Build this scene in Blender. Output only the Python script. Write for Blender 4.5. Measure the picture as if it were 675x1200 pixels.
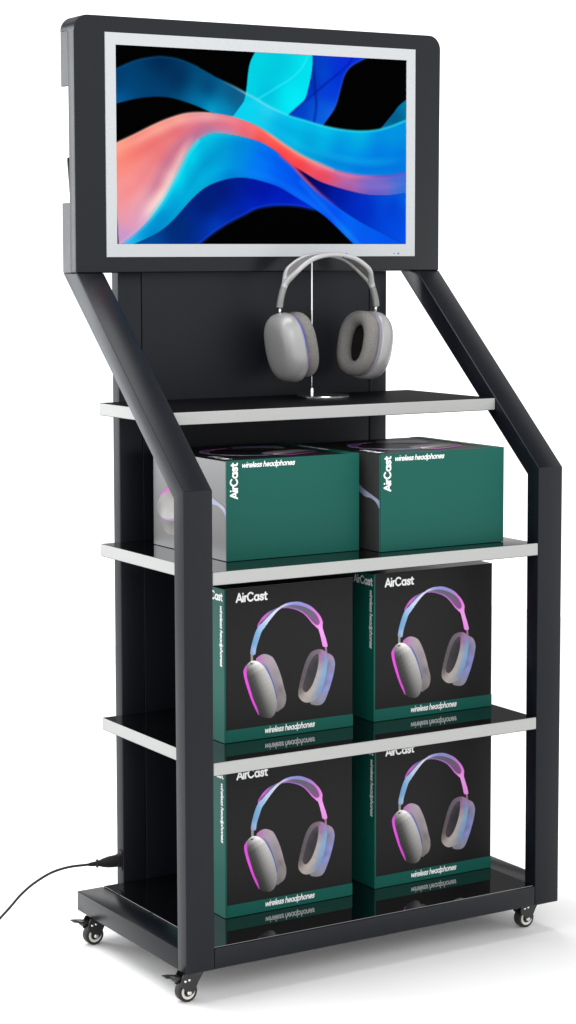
import bpy, bmesh, math
import numpy as np
from mathutils import Vector, Matrix

for _o in list(bpy.data.objects):
    bpy.data.objects.remove(_o)
SC = bpy.context.scene
COL = SC.collection

# ------------------------------------------------------------------ camera
cam_d = bpy.data.cameras.new('camera')
cam = bpy.data.objects.new('camera', cam_d)
COL.objects.link(cam)
SC.camera = cam
cam_d.sensor_fit = 'HORIZONTAL'
cam_d.sensor_width = 36.0
cam_d.lens = 2499.816 / 675 * 36.0
cam_d.shift_x = (337.5 - 319.931) / 675
cam_d.shift_y = (535.854 - 600.0) / 675
cam_d.clip_start = 0.05
cam_d.clip_end = 200
YAW, PITCH, ROLL = -0.542924, -0.095364, -0.002188
_f = Vector((-math.sin(YAW) * math.cos(PITCH), math.cos(YAW) * math.cos(PITCH), math.sin(PITCH)))
_r = Vector((math.cos(YAW), math.sin(YAW), 0))
_u = _r.cross(_f)
_r2 = _r * math.cos(ROLL) + _u * math.sin(ROLL)
_u2 = _u * math.cos(ROLL) - _r * math.sin(ROLL)
_m = Matrix((_r2, _u2, -_f)).transposed().to_4x4()
_m.translation = Vector((-1.2678, -2.31642, 0.914592))
cam.matrix_world = _m

# ------------------------------------------------------------------ studio light
SC.view_settings.view_transform = 'Standard'
SC.view_settings.look = 'None'
SC.view_settings.exposure = 0.0
SC.view_settings.gamma = 1.0
SC.view_settings.use_curve_mapping = False

WORLD_WHITE = 1.62
WORLD_DARK = 0.10
world = bpy.data.worlds.new('World')
SC.world = world
world.use_nodes = True
wn = world.node_tree.nodes
wl = world.node_tree.links
wn.clear()


def wmath(op, a, b=None, clamp=False):
    n = wn.new('ShaderNodeMath')
    n.operation = op
    n.use_clamp = clamp
    for k, v in enumerate((a, b)):
        if v is None:
            continue
        if isinstance(v, (int, float)):
            n.inputs[k].default_value = v
        else:
            wl.new(v, n.inputs[k])
    return n.outputs[0]


def wramp(v, lo, hi):
    n = wn.new('ShaderNodeMapRange')
    n.interpolation_type = 'SMOOTHSTEP'
    n.inputs['From Min'].default_value = lo
    n.inputs['From Max'].default_value = hi
    wl.new(v, n.inputs['Value'])
    return n.outputs['Result']


# white world; dark band and overhead zone added so shelves and diagonals reflect black
_tc = wn.new('ShaderNodeTexCoord')
_sx = wn.new('ShaderNodeSeparateXYZ')
wl.new(_tc.outputs['Generated'], _sx.inputs[0])
_back = wmath('ADD', wmath('MULTIPLY', _sx.outputs['X'], 0.515), wmath('MULTIPLY', _sx.outputs['Y'], 0.857))
_band = wmath('MULTIPLY', wramp(_sx.outputs['Z'], 0.124, 0.140),
              wmath('SUBTRACT', 1.0, wramp(_sx.outputs['Z'], 0.42, 0.60)))
_dark = wmath('MULTIPLY', _band, wramp(_back, 0.25, 0.55))
_dark_top = wmath('MULTIPLY', wramp(_sx.outputs['Z'], 0.66, 0.80), 0.96)
_dark = wmath('MAXIMUM', _dark, _dark_top)
_bg = wn.new('ShaderNodeBackground')
_mx = wn.new('ShaderNodeMix')
_mx.data_type = 'RGBA'
wl.new(_dark, _mx.inputs['Factor'])
_mx.inputs[6].default_value = (WORLD_WHITE, WORLD_WHITE, WORLD_WHITE, 1)
_mx.inputs[7].default_value = (WORLD_DARK, WORLD_DARK, WORLD_DARK, 1)
wl.new(_mx.outputs[2], _bg.inputs['Color'])
_wo = wn.new('ShaderNodeOutputWorld')
wl.new(_bg.outputs[0], _wo.inputs['Surface'])


def softbox(name, loc, target, sx, sy, power, color=(1, 1, 1)):
    l = bpy.data.lights.new(name, 'AREA')
    l.shape = 'RECTANGLE'
    l.size = sx
    l.size_y = sy
    l.energy = power
    l.color = color
    o = bpy.data.objects.new(name, l)
    COL.objects.link(o)
    o.location = loc
    o.rotation_euler = (Vector(target) - Vector(loc)).to_track_quat('-Z', 'Y').to_euler()
    return o


softbox('overhead_softbox', (-0.2, 0.85, 2.7), (0.3, 0.7, 0.0), 2.2, 2.6, 96)
softbox('side_softbox', (-1.05, 2.15, 1.15), (0.0, 0.3, 0.85), 0.55, 1.5, 18, (0.93, 0.97, 1.0))
softbox('front_softbox', (-0.9, -2.6, 1.9), (0.3, 0.3, 1.0), 1.2, 1.2, 14)


# ------------------------------------------------------------------ materials
def mat(name, color, rough=0.5, spec=0.5, metallic=0.0, ior=1.5, bump=0.0, bump_scale=900.0,
        vary=0.0, coat=0.0):
    m = bpy.data.materials.new(name)
    m.use_nodes = True
    nt = m.node_tree
    b = nt.nodes['Principled BSDF']
    b.inputs['Base Color'].default_value = (*color, 1)
    b.inputs['Roughness'].default_value = rough
    b.inputs['Specular IOR Level'].default_value = spec
    b.inputs['Metallic'].default_value = metallic
    b.inputs['IOR'].default_value = ior
    b.inputs['Coat Weight'].default_value = coat
    if bump or vary:
        tc = nt.nodes.new('ShaderNodeTexCoord')
        nz = nt.nodes.new('ShaderNodeTexNoise')
        nz.inputs['Scale'].default_value = bump_scale
        nz.inputs['Detail'].default_value = 3
        nt.links.new(tc.outputs['Object'], nz.inputs['Vector'])
        if bump:
            bp = nt.nodes.new('ShaderNodeBump')
            bp.inputs['Strength'].default_value = bump
            bp.inputs['Distance'].default_value = 0.001
            nt.links.new(nz.outputs[0], bp.inputs['Height'])
            nt.links.new(bp.outputs[0], b.inputs['Normal'])
        if vary:
            n2 = nt.nodes.new('ShaderNodeTexNoise')
            n2.inputs['Scale'].default_value = 14
            n2.inputs['Detail'].default_value = 4
            nt.links.new(tc.outputs['Object'], n2.inputs['Vector'])
            mr = nt.nodes.new('ShaderNodeMapRange')
            mr.inputs['To Min'].default_value = rough - vary
            mr.inputs['To Max'].default_value = rough + vary
            nt.links.new(n2.outputs[0], mr.inputs['Value'])
            nt.links.new(mr.outputs[0], b.inputs['Roughness'])
    return m


def attr_mat(name, rough=0.4, spec=0.4, emit=0.0):
    m = bpy.data.materials.new(name)
    m.use_nodes = True
    nt = m.node_tree
    b = nt.nodes['Principled BSDF']
    a = nt.nodes.new('ShaderNodeAttribute')
    a.attribute_name = 'ink'
    b.inputs['Roughness'].default_value = rough
    b.inputs['Specular IOR Level'].default_value = spec
    if emit:
        b.inputs['Base Color'].default_value = (0.0005, 0.0005, 0.0005, 1)
        nt.links.new(a.outputs['Color'], b.inputs['Emission Color'])
        b.inputs['Emission Strength'].default_value = emit
    else:
        nt.links.new(a.outputs['Color'], b.inputs['Base Color'])
    return m


M = {
    'frame': mat('charcoal powder coat', (0.0040, 0.0050, 0.0078), 0.30, 0.24, bump=0.02, bump_scale=2500, vary=0.05),
    'panel': mat('charcoal panel', (0.0066, 0.0078, 0.0115), 0.45, 0.2, vary=0.04),
    'gloss': mat('black mirror acrylic', (0.002, 0.002, 0.0022), 0.02, 0.5, ior=3.0),
    'satin': mat('black satin laminate', (0.004, 0.004, 0.005), 0.5, 0.03),
    'edge': mat('brushed pale edge trim', (0.375, 0.38, 0.372), 0.45, 0.25, vary=0.03),
    'bezel': mat('white plastic bezel', (0.45, 0.465, 0.48), 0.4, 0.3),
    'screen': attr_mat('lit screen', 0.3, 0.0, emit=1.0),
    'ink': attr_mat('printed ink', 0.38, 0.3),
    'black_card': mat('black printed card', (0.0110, 0.0110, 0.0110), 0.38, 0.12),
    'green_card': mat('green printed card', (0.0035, 0.086, 0.067), 0.45, 0.17),
    'silver_card': mat('silver foil card', (0.112, 0.110, 0.111), 0.3, 0.4, metallic=0.7),
    'white_ink': mat('white ink', (0.85, 0.86, 0.86), 0.5, 0.2),
    'silver_plastic': mat('silver grey aluminium shell', (0.31, 0.31, 0.31), 0.34, 0.5, metallic=0.2, bump=0.02, bump_scale=3000),
    'band': mat('silver grey headband rail', (0.40, 0.40, 0.40), 0.3, 0.5, metallic=0.2),
    'fabric': mat('grey knit fabric', (0.19, 0.182, 0.172), 0.9, 0.1, bump=0.8, bump_scale=1400),
    'dark_fabric': mat('dark driver cloth', (0.012, 0.011, 0.011), 0.9, 0.05),
    'chrome': mat('polished steel', (0.72, 0.72, 0.72), 0.16, 0.5, metallic=1.0),
    'rubber': mat('black rubber', (0.012, 0.012, 0.012), 0.55, 0.35),
    'black_metal': mat('black caster metal', (0.010, 0.010, 0.011), 0.3, 0.5),
    'rim': mat('cream wheel rim', (0.62, 0.59, 0.53), 0.4, 0.4),
    'floor': mat('white studio floor', (0.96, 0.96, 0.96), 0.7, 0.1),
    'led': mat('blue indicator', (0.05, 0.25, 0.9), 0.3, 0.4),
}


def knit(m, a, b, scale):
    nt = m.node_tree
    tc = nt.nodes.new('ShaderNodeTexCoord')
    nz = nt.nodes.new('ShaderNodeTexNoise')
    nz.inputs['Scale'].default_value = scale
    nz.inputs['Detail'].default_value = 4
    nt.links.new(tc.outputs['Object'], nz.inputs['Vector'])
    rp = nt.nodes.new('ShaderNodeValToRGB')
    rp.color_ramp.elements[0].position = 0.32
    rp.color_ramp.elements[1].position = 0.68
    rp.color_ramp.elements[0].color = (*a, 1)
    rp.color_ramp.elements[1].color = (*b, 1)
    nt.links.new(nz.outputs[0], rp.inputs[0])
    nt.links.new(rp.outputs[0], nt.nodes['Principled BSDF'].inputs['Base Color'])


knit(M['fabric'], (0.165, 0.158, 0.150), (0.225, 0.217, 0.206), 520)


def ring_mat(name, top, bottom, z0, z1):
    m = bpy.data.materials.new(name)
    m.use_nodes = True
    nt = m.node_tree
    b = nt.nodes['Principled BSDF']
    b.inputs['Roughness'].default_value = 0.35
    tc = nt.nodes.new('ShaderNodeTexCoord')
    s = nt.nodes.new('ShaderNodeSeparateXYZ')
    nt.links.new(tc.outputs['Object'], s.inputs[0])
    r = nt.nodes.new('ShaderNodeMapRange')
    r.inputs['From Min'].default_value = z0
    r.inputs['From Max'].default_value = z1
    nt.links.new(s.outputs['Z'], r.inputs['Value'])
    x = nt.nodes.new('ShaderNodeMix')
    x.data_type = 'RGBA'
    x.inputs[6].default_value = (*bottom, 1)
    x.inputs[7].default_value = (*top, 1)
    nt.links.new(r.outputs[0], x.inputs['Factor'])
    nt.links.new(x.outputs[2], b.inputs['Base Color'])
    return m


# ------------------------------------------------------------------ helpers
def obj(name, bm, m, parent=None, smooth=False, angle=None):
    me = bpy.data.meshes.new(name)
    bmesh.ops.recalc_face_normals(bm, faces=bm.faces)
    bm.to_mesh(me)
    bm.free()
    if m:
        me.materials.append(m)
    if smooth or angle:
        me.polygons.foreach_set('use_smooth', [True] * len(me.polygons))
        if angle:
            me.set_sharp_from_angle(angle=math.radians(angle))
    o = bpy.data.objects.new(name, me)
    COL.objects.link(o)
    o.parent = parent
    return o


def raw(name, verts, faces, m, parent=None, smooth=False):
    me = bpy.data.meshes.new(name)
    me.from_pydata(verts, [], faces)
    if m:
        me.materials.append(m)
    if smooth:
        me.polygons.foreach_set('use_smooth', [True] * len(me.polygons))
    me.update()
    o = bpy.data.objects.new(name, me)
    COL.objects.link(o)
    o.parent = parent
    return o


def thing(name, label, cat, loc=(0, 0, 0), group=None):
    o = bpy.data.objects.new(name, None)
    COL.objects.link(o)
    o.location = loc
    o.empty_display_size = 0.02
    o['label'] = label
    o['category'] = cat
    if group:
        o['group'] = group
    return o


def box(bm, x0, x1, y0, y1, z0, z1, bev=0.0, seg=2):
    vs = [bm.verts.new(p) for p in ((x0, y0, z0), (x1, y0, z0), (x1, y1, z0), (x0, y1, z0),
                                    (x0, y0, z1), (x1, y0, z1), (x1, y1, z1), (x0, y1, z1))]
    fs = [bm.faces.new([vs[i] for i in q]) for q in
          ((0, 3, 2, 1), (4, 5, 6, 7), (0, 1, 5, 4), (1, 2, 6, 5), (2, 3, 7, 6), (3, 0, 4, 7))]
    if bev:
        es = list({e for f in fs for e in f.edges})
        bmesh.ops.bevel(bm, geom=es, offset=bev, segments=seg, profile=0.5, affect='EDGES')
    return bm


def prism(bm, poly, axis, a0, a1, bev=0.0, seg=2):
    """extrude a 2D polygon along an axis; poly is in the other two axes, in xyz order"""
    def p3(q, a):
        q = list(q)
        q.insert(axis, a)
        return q
    v0 = [bm.verts.new(p3(q, a0)) for q in poly]
    v1 = [bm.verts.new(p3(q, a1)) for q in poly]
    n = len(poly)
    fs = [bm.faces.new(v0[::-1]), bm.faces.new(v1)]
    for i in range(n):
        j = (i + 1) % n
        fs.append(bm.faces.new((v0[i], v0[j], v1[j], v1[i])))
    if bev:
        es = list({e for f in fs for e in f.edges})
        bmesh.ops.bevel(bm, geom=es, offset=bev, segments=seg, profile=0.5, affect='EDGES')
    return bm


def round_rect(x0, x1, z0, z1, r, n=8, corners=(1, 1, 1, 1)):
    """corners: bottom-left, bottom-right, top-right, top-left"""
    out = []
    for k, (cx, cz, a0) in enumerate(((x0 + r, z0 + r, 180), (x1 - r, z0 + r, 270), (x1 - r, z1 - r, 0), (x0 + r, z1 - r, 90))):
        if not corners[k]:
            out.append(((x0, z0), (x1, z0), (x1, z1), (x0, z1))[k])
            continue
        for i in range(n + 1):
            a = math.radians(a0 + 90 * i / n)
            out.append((cx + r * math.cos(a), cz + r * math.sin(a)))
    return out


def lathe(bm, prof, c, axis=2, n=32):
    """prof: list of (radius, along); closed at radius 0 ends"""
    rings = []
    for r, h in prof:
        if r < 1e-7:
            p = [0, 0, 0]
            p[axis] = h
            rings.append([bm.verts.new(Vector(c) + Vector(p))])
        else:
            ring = []
            for i in range(n):
                a = 2 * math.pi * i / n
                p = [r * math.cos(a), r * math.sin(a)]
                p.insert(axis, h)
                ring.append(bm.verts.new(Vector(c) + Vector(p)))
            rings.append(ring)
    for A, B in zip(rings, rings[1:]):
        if len(A) == 1 and len(B) == 1:
            continue
        for i in range(n):
            j = (i + 1) % n
            if len(A) == 1:
                bm.faces.new((A[0], B[i], B[j]))
            elif len(B) == 1:
                bm.faces.new((A[i], A[j], B[0]))
            else:
                bm.faces.new((A[i], A[j], B[j], B[i]))
    return bm


def crv(pts, n=8, closed=False):
    """Catmull-Rom through pts"""
    P = [np.array(p, float) for p in pts]
    if closed:
        P = [P[-1]] + P + [P[0], P[1]]
    else:
        P = [2 * P[0] - P[1]] + P + [2 * P[-1] - P[-2]]
    out = []
    for i in range(1, len(P) - 2):
        a, b, c, d = P[i - 1], P[i], P[i + 1], P[i + 2]
        for k in range(n):
            t = k / n
            out.append(0.5 * (2 * b + (c - a) * t + (2 * a - 5 * b + 4 * c - d) * t * t + (3 * b - a - 3 * c + d) * t ** 3))
    if not closed:
        out.append(P[-2])
    return out


def tube(bm, pts, radii, n=12, flat=1.0, caps=True):
    pts = [Vector(p) for p in pts]
    if isinstance(radii, (int, float)):
        radii = [radii] * len(pts)
    up = Vector((0, 1, 0))
    rings = []
    for i, p in enumerate(pts):
        t = (pts[min(i + 1, len(pts) - 1)] - pts[max(i - 1, 0)]).normalized()
        s = t.cross(up)
        if s.length < 1e-4:
            s = t.cross(Vector((0, 0, 1)))
        s.normalize()
        w = s.cross(t).normalized()
        rings.append([bm.verts.new(p + (s * math.cos(2 * math.pi * k / n) + w * flat * math.sin(2 * math.pi * k / n)) * radii[i]) for k in range(n)])
    for A, B in zip(rings, rings[1:]):
        for k in range(n):
            bm.faces.new((A[k], A[(k + 1) % n], B[(k + 1) % n], B[k]))
    if caps:
        bm.faces.new(rings[0][::-1])
        bm.faces.new(rings[-1])
    return bm


# ------------------------------------------------------------------ ink: flat printed artwork as fine coloured meshes
def lin(c):
    c = np.asarray(c, float) / 255.0
    return np.where(c <= 0.04045, c / 12.92, ((c + 0.055) / 1.055) ** 2.4)


class Canvas:
    def __init__(self, x0, x1, y0, y1, nx, ny, bg):
        self.nx, self.ny = nx, ny
        self.xs = np.linspace(x0, x1, nx)
        self.ys = np.linspace(y0, y1, ny)
        self.X, self.Y = np.meshgrid(self.xs, self.ys)
        self.px = max((x1 - x0) / (nx - 1), (y1 - y0) / (ny - 1))
        self.C = np.empty((ny, nx, 3))
        self.C[:] = bg
        self.A = np.zeros((ny, nx))
        self.smooth = self.px * 2
        self.ysc = 1.0

    def seg_dist(self, pts, closed):
        d2 = np.full(self.X.shape, 1e9)
        inside = np.zeros(self.X.shape, bool)
        n = len(pts)
        YY = self.Y * self.ysc
        for i in range(n if closed else n - 1):
            ax, ay = pts[i][:2]
            bx, by = pts[(i + 1) % n][:2]
            ay, by = ay * self.ysc, by * self.ysc
            ex, ey = bx - ax, by - ay
            L = ex * ex + ey * ey + 1e-14
            wx, wy = self.X - ax, YY - ay
            t = np.clip((wx * ex + wy * ey) / L, 0, 1)
            d2 = np.minimum(d2, (wx - t * ex) ** 2 + (wy - t * ey) ** 2)
            if closed and ay != by:
                c = ((ay > YY) != (by > YY)) & (self.X < ex * (YY - ay) / (by - ay) + ax)
                inside ^= c
        d = np.sqrt(d2)
        return np.where(inside, -d, d) if closed else d

    def blend(self, pts, power):
        sm = self.smooth
        num = np.zeros(self.C.shape)
        den = np.zeros(self.X.shape)
        for x, y, c in pts:
            w = 1.0 / ((self.X - x) ** 2 + ((self.Y - y) * self.ysc) ** 2 + sm ** 2) ** (power / 2)
            num += w[..., None] * np.array(c, float)
            den += w
        return num / den[..., None]

    def fill(self, pts, cols, power=2.6, alpha=1.0, soft=1.0):
        sd = self.seg_dist(pts, True)
        a = np.clip(0.5 - sd / (self.px * 1.2 * soft), 0, 1) * alpha
        c = self.blend(cols, power) if isinstance(cols, list) else np.array(cols, float)
        self.C = self.C * (1 - a[..., None]) + c * a[..., None]
        self.A = np.maximum(self.A, a)

    def stroke(self, pts, cols, width, alpha=1.0, soft=1.0, side=None, power=2.6, within=None):
        d = self.seg_dist(pts, False)
        a = np.clip((width - d) / (self.px * 1.2 * soft) + 0.5, 0, 1) * alpha
        if within is not None:
            a = a * within
        c = self.blend(cols, power) if isinstance(cols, list) else np.array(cols, float)
        self.C = self.C * (1 - a[..., None]) + c * a[..., None]

    def mesh(self, name, to3d, material, parent, masked=False, gain=1.0):
        idx = -np.ones((self.ny, self.nx), int)
        if masked:
            m = self.A > 0.35
            cell = m[:-1, :-1] & m[1:, :-1] & m[:-1, 1:] & m[1:, 1:]
        else:
            cell = np.ones((self.ny - 1, self.nx - 1), bool)
        used = np.zeros((self.ny, self.nx), bool)
        for dy in (0, 1):
            for dx in (0, 1):
                used[dy:self.ny - 1 + dy, dx:self.nx - 1 + dx] |= cell
        idx[used] = np.arange(used.sum())
        V = to3d(self.X[used], self.Y[used])
        jj, ii = np.nonzero(cell)
        F = np.stack([idx[jj, ii], idx[jj, ii + 1], idx[jj + 1, ii + 1], idx[jj + 1, ii]], 1)
        me = bpy.data.meshes.new(name)
        me.from_pydata(V.tolist(), [], F.tolist())
        at = me.color_attributes.new('ink', 'FLOAT_COLOR', 'POINT')
        rgba = np.ones((used.sum(), 4), np.float32)
        rgba[:, :3] = lin(np.clip(self.C[used], 0, 255)) ** (1.12 if masked else 1.0) * gain
        at.data.foreach_set('color', rgba.ravel())
        me.materials.append(material)
        o = bpy.data.objects.new(name, me)
        COL.objects.link(o)
        o.parent = parent
        return o


# ------------------------------------------------------------------ lettering: geometric sans drawn from strokes
def arc(cx, cy, rx, ry, a0, a1, n=14):
    return [(cx + rx * math.cos(math.radians(a0 + (a1 - a0) * i / n)), cy + ry * math.sin(math.radians(a0 + (a1 - a0) * i / n))) for i in range(n + 1)]


G = {
    'A': (0.72, [[(0.03, 0.06), (0.36, 0.94), (0.69, 0.06)], [(0.17, 0.30), (0.55, 0.30)]]),
    'C': (0.86, [arc(0.45, 0.5, 0.37, 0.44, 42, 318, 24)]),
    'i': (0.22, [[(0.11, 0.06), (0.11, 0.62)], [(0.11, 0.90), (0.11, 0.92)]]),
    'r': (0.38, [[(0.11, 0.06), (0.11, 0.62)], [(0.11, 0.38), (0.15, 0.53), (0.24, 0.61), (0.34, 0.62)]]),
    'a': (0.70, [arc(0.32, 0.34, 0.24, 0.28, 0, 360, 22), [(0.575, 0.06), (0.575, 0.62)]]),
    's': (0.54, [[(0.46, 0.50), (0.40, 0.59), (0.27, 0.63), (0.14, 0.58), (0.11, 0.48), (0.17, 0.39), (0.28, 0.35), (0.40, 0.30), (0.45, 0.20), (0.40, 0.10), (0.27, 0.05), (0.13, 0.09), (0.06, 0.19)]]),
    't': (0.40, [[(0.18, 0.82), (0.18, 0.18), (0.22, 0.08), (0.35, 0.06)], [(0.03, 0.62), (0.36, 0.62)]]),
    'w': (0.86, [[(0.05, 0.62), (0.23, 0.08), (0.43, 0.60), (0.63, 0.08), (0.81, 0.62)]]),
    'e': (0.64, [[(0.08, 0.335), (0.555, 0.335)], arc(0.32, 0.34, 0.24, 0.28, 0, 318, 22)]),
    'l': (0.22, [[(0.11, 0.06), (0.11, 0.96)]]),
    'h': (0.62, [[(0.11, 0.06), (0.11, 0.96)], [(0.11, 0.38), (0.15, 0.53), (0.27, 0.62), (0.40, 0.61), (0.48, 0.53), (0.50, 0.40), (0.50, 0.06)]]),
    'n': (0.62, [[(0.11, 0.06), (0.11, 0.62)], [(0.11, 0.38), (0.15, 0.53), (0.27, 0.62), (0.40, 0.61), (0.48, 0.53), (0.50, 0.40), (0.50, 0.06)]]),
    'd': (0.70, [arc(0.32, 0.34, 0.24, 0.28, 0, 360, 22), [(0.575, 0.06), (0.575, 0.96)]]),
    'p': (0.70, [arc(0.37, 0.34, 0.24, 0.28, 0, 360, 22), [(0.115, -0.22), (0.115, 0.62)]]),
    'o': (0.66, [arc(0.33, 0.34, 0.25, 0.28, 0, 360, 22)]),
    ' ': (0.26, []),
}


def text_polys(s, hw=0.075, step=0.036, slant=0.0):
    """marching squares over the stroke distance field: (verts, faces, width) in cap-height units"""
    V, F, key = [], [], {}
    adv = 0.0
    for ch in s:
        w, strokes = G[ch]
        if strokes:
            xs = np.arange(-0.10, w + 0.12, step)
            ys = np.arange(-0.36, 1.08, step)
            X, Y = np.meshgrid(xs, ys)
            D = np.full(X.shape, 9.0)
            for st in strokes:
                for (ax, ay), (bx, by) in zip(st, st[1:]):
                    ex, ey = bx - ax, by - ay
                    t = np.clip(((X - ax) * ex + (Y - ay) * ey) / (ex * ex + ey * ey + 1e-12), 0, 1)
                    D = np.minimum(D, np.hypot(X - ax - t * ex, Y - ay - t * ey))
            D -= hw
            ny, nx = X.shape

            def vid(k, x, y):
                if k not in key:
                    key[k] = len(V)
                    V.append((adv + x + slant * y, y))
                return key[k]
            for j in range(ny - 1):
                for i in range(nx - 1):
                    c = [(i, j), (i + 1, j), (i + 1, j + 1), (i, j + 1)]
                    d = [D[b, a] for a, b in c]
                    if min(d) >= 0:
                        continue
                    poly = []
                    for q in range(4):
                        (a, b), (a2, b2) = c[q], c[(q + 1) % 4]
                        d0, d1 = d[q], d[(q + 1) % 4]
                        if d0 < 0:
                            poly.append(vid((adv, a, b), xs[a], ys[b]))
                        if (d0 < 0) != (d1 < 0):
                            t = d0 / (d0 - d1)
                            e = tuple(sorted(((a, b), (a2, b2))))
                            poly.append(vid((adv, e), xs[a] + t * (xs[a2] - xs[a]), ys[b] + t * (ys[b2] - ys[b])))
                    if len(poly) >= 3:
                        F.append(poly)
        adv += w
    return V, F, adv


def lettering(name, s, org, right, up, length, parent, slant=0.0, hw=0.075, stretch=1.0, m='white_ink'):
    V, F, w = text_polys(s, hw, 0.036, slant)
    k = length / w
    org, right, up = Vector(org), Vector(right), Vector(up)
    return raw(name, [tuple(org + right * (x * k) + up * (y * k * stretch)) for x, y in V], F, M[m], parent)


# ------------------------------------------------------------------ setting
FLOOR_Z = -0.042
_b = bmesh.new()
bmesh.ops.create_grid(_b, x_segments=4, y_segments=4, size=2.0)
fl = obj('floor', _b, M['floor'])
fl.location = (0.25, 0.3, FLOOR_Z)
fl['kind'] = 'structure'

# ------------------------------------------------------------------ display stand
W, WU, DU, HB, DB = 0.600, 0.0412, 0.0243, 0.0283, 0.3180
Z1, Z1B = 0.6186, 0.6089
YH, TH, ZHB, ZHT = 0.2971, 0.0434, 0.8882, 1.2338
YSP = 0.3180                      # back of the housing's front tray
ZS = (0.7102, 0.5145, 0.2697)
TS = 0.0168

stand = thing('display_stand', 'tall charcoal metal retail display stand with a lit screen, three shelves and casters',
              'display stand', (W / 2, DB / 2, FLOOR_Z))


def put(o):
    """objects are modelled in world coordinates; hang them on the stand's empty"""
    o.matrix_parent_inverse = Matrix.Translation(-o.parent.location) if o.parent else Matrix()
    return o


prof = [(0, 0.0), (0, Z1), (YH, ZHB), (YH + TH, ZHB), (DU, Z1B), (DU, 0.0)]
for x0 in (0.0, W - WU):
    put(obj('side_frame', prism(bmesh.new(), prof, 0, x0, x0 + WU, 0.0016, 3), M['frame'], stand, angle=40))

bm = bmesh.new()
box(bm, WU + 0.0002, W - WU - 0.0002, 0.0004, 0.020, 0.0004, HB - 0.0004, 0.0012)
for x0 in (0.0004, W - WU - 0.0004 + 0.0008):
    box(bm, x0, x0 + WU - 0.0008, DU + 0.0002, DB, 0.0004, HB - 0.0004, 0.0014)
box(bm, WU + 0.0002, W - WU - 0.0002, DB - 0.02, DB, 0.0004, HB - 0.0004, 0.001)
put(obj('base_frame', bm, M['frame'], stand, angle=40))
bm = box(bmesh.new(), WU + 0.0003, W - WU - 0.0003, 0.0035, DB - 0.001, HB - 0.006, HB + 0.0004, 0.0005)
put(obj('base_panel', bm, M['gloss'], stand))

# back panel: centre sheet between two edge strips, shadow gaps between them
XP0, XP1, YP, PD = 0.0739, 0.5202, 0.3187, 0.0208
bm = box(bmesh.new(), 0.1106, 0.4892, YP + 0.0006, YP + PD - 0.001, 0.006, ZHB + 0.04, 0.0008)
bp = put(obj('back_panel', bm, M['panel'], stand))
for x0, x1 in ((XP0, 0.1096), (0.4902, XP1)):
    bm = box(bmesh.new(), x0, x1, YP, YP + PD, 0.006, ZHB + 0.04, 0.0016, 3)
    put(obj('edge_strip', bm, M['panel'], bp, angle=40)).matrix_parent_inverse = Matrix()
bm = box(bmesh.new(), 0.1096, 0.4902, YP + 0.006, YP + 0.010, 0.007, ZHB + 0.039)
put(obj('gap_backing', bm, M['rubber'], bp)).matrix_parent_inverse = Matrix()
bm = bmesh.new()
prism(bm, round_rect(0.3215, 0.3350, 0.044, 0.073, 0.0035, 5), 0, XP0 - 0.0016, XP0 + 0.002, 0.0003, 1)
box(bm, XP0 - 0.006, XP0 - 0.001, 0.3235, 0.3330, 0.049, 0.067, 0.0012)
put(obj('power_inlet', bm, M['rubber'], stand))

# shelves
for k, z in enumerate(ZS):
    y0 = 0.1012 if k == 0 else 0.0006
    x0, x1, y1 = WU + 0.0004, W - WU - 0.0004, 0.3172
    sh = put(obj('shelf', box(bmesh.new(), x0, x1, y0, y1, z - TS, z - 0.0006, 0.0006, 1), M['edge'], stand))
    c = obj('shelf_top', box(bmesh.new(), x0 + 0.0006, x1 - 0.0006, y0 + 0.0006, y1 - 0.001, z - 0.0012, z, 0.0002, 1),
            M['satin' if k == 0 else 'gloss'], sh)
    c = obj('shelf_underside', box(bmesh.new(), x0 + 0.0006, x1 - 0.0006, y0 + 0.0006, y1 - 0.001, z - TS - 0.0006, z - TS + 0.0012, 0.0002, 1),
            M['satin'], sh)

# screen housing
bm = prism(bmesh.new(), round_rect(0, W, ZHB, ZHT, 0.020, 10, (0, 0, 1, 1)), 1, YH, YSP, 0.0022, 3)
hs = put(obj('screen_housing', bm, M['frame'], stand, angle=35))
N0, N1 = 0.983, 1.140
bm = bmesh.new()
RT = 0.006
for side in (0, 1):
    X0, X1 = (0.0002, RT) if side == 0 else (W - RT, W - 0.0002)
    box(bm, X0, X1, YSP - 0.004, YH + TH, ZHB + 0.0002, N0, 0.0008, 1)
    box(bm, X0, X1, YSP - 0.004, YH + TH, N1, ZHT - 0.020, 0.0008, 1)
outer = round_rect(0.0002, W - 0.0002, ZHT - 0.06, ZHT - 0.0002, 0.020, 10, (0, 0, 1, 1))
inner = round_rect(RT, W - RT, ZHT - 0.06, ZHT - RT, 0.014, 10, (0, 0, 1, 1))
outer = outer[2:]          # the two rounded top corners only, right to left
inner = inner[2:]
rail = outer + inner[::-1]
v0 = [bm.verts.new((x, YSP - 0.004, z)) for x, z in rail]
v1 = [bm.verts.new((x, YH + TH, z)) for x, z in rail]
n = len(outer)
for i in range(n - 1):
    a, b2, c2, d2 = i, i + 1, 2 * n - 2 - i, 2 * n - 1 - i
    bm.faces.new((v0[a], v0[b2], v0[c2], v0[d2]))
    bm.faces.new((v1[d2], v1[c2], v1[b2], v1[a]))
    bm.faces.new((v0[a], v1[a], v1[b2], v0[b2]))
    bm.faces.new((v0[d2], v0[c2], v1[c2], v1[d2]))
bm.faces.new((v0[0], v0[2 * n - 1], v1[2 * n - 1], v1[0]))
bm.faces.new((v0[n - 1], v1[n - 1], v1[n], v0[n]))
put(obj('rear_rim', bm, M['frame'], hs, angle=35)).matrix_parent_inverse = Matrix()
bm = bmesh.new()
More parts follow.
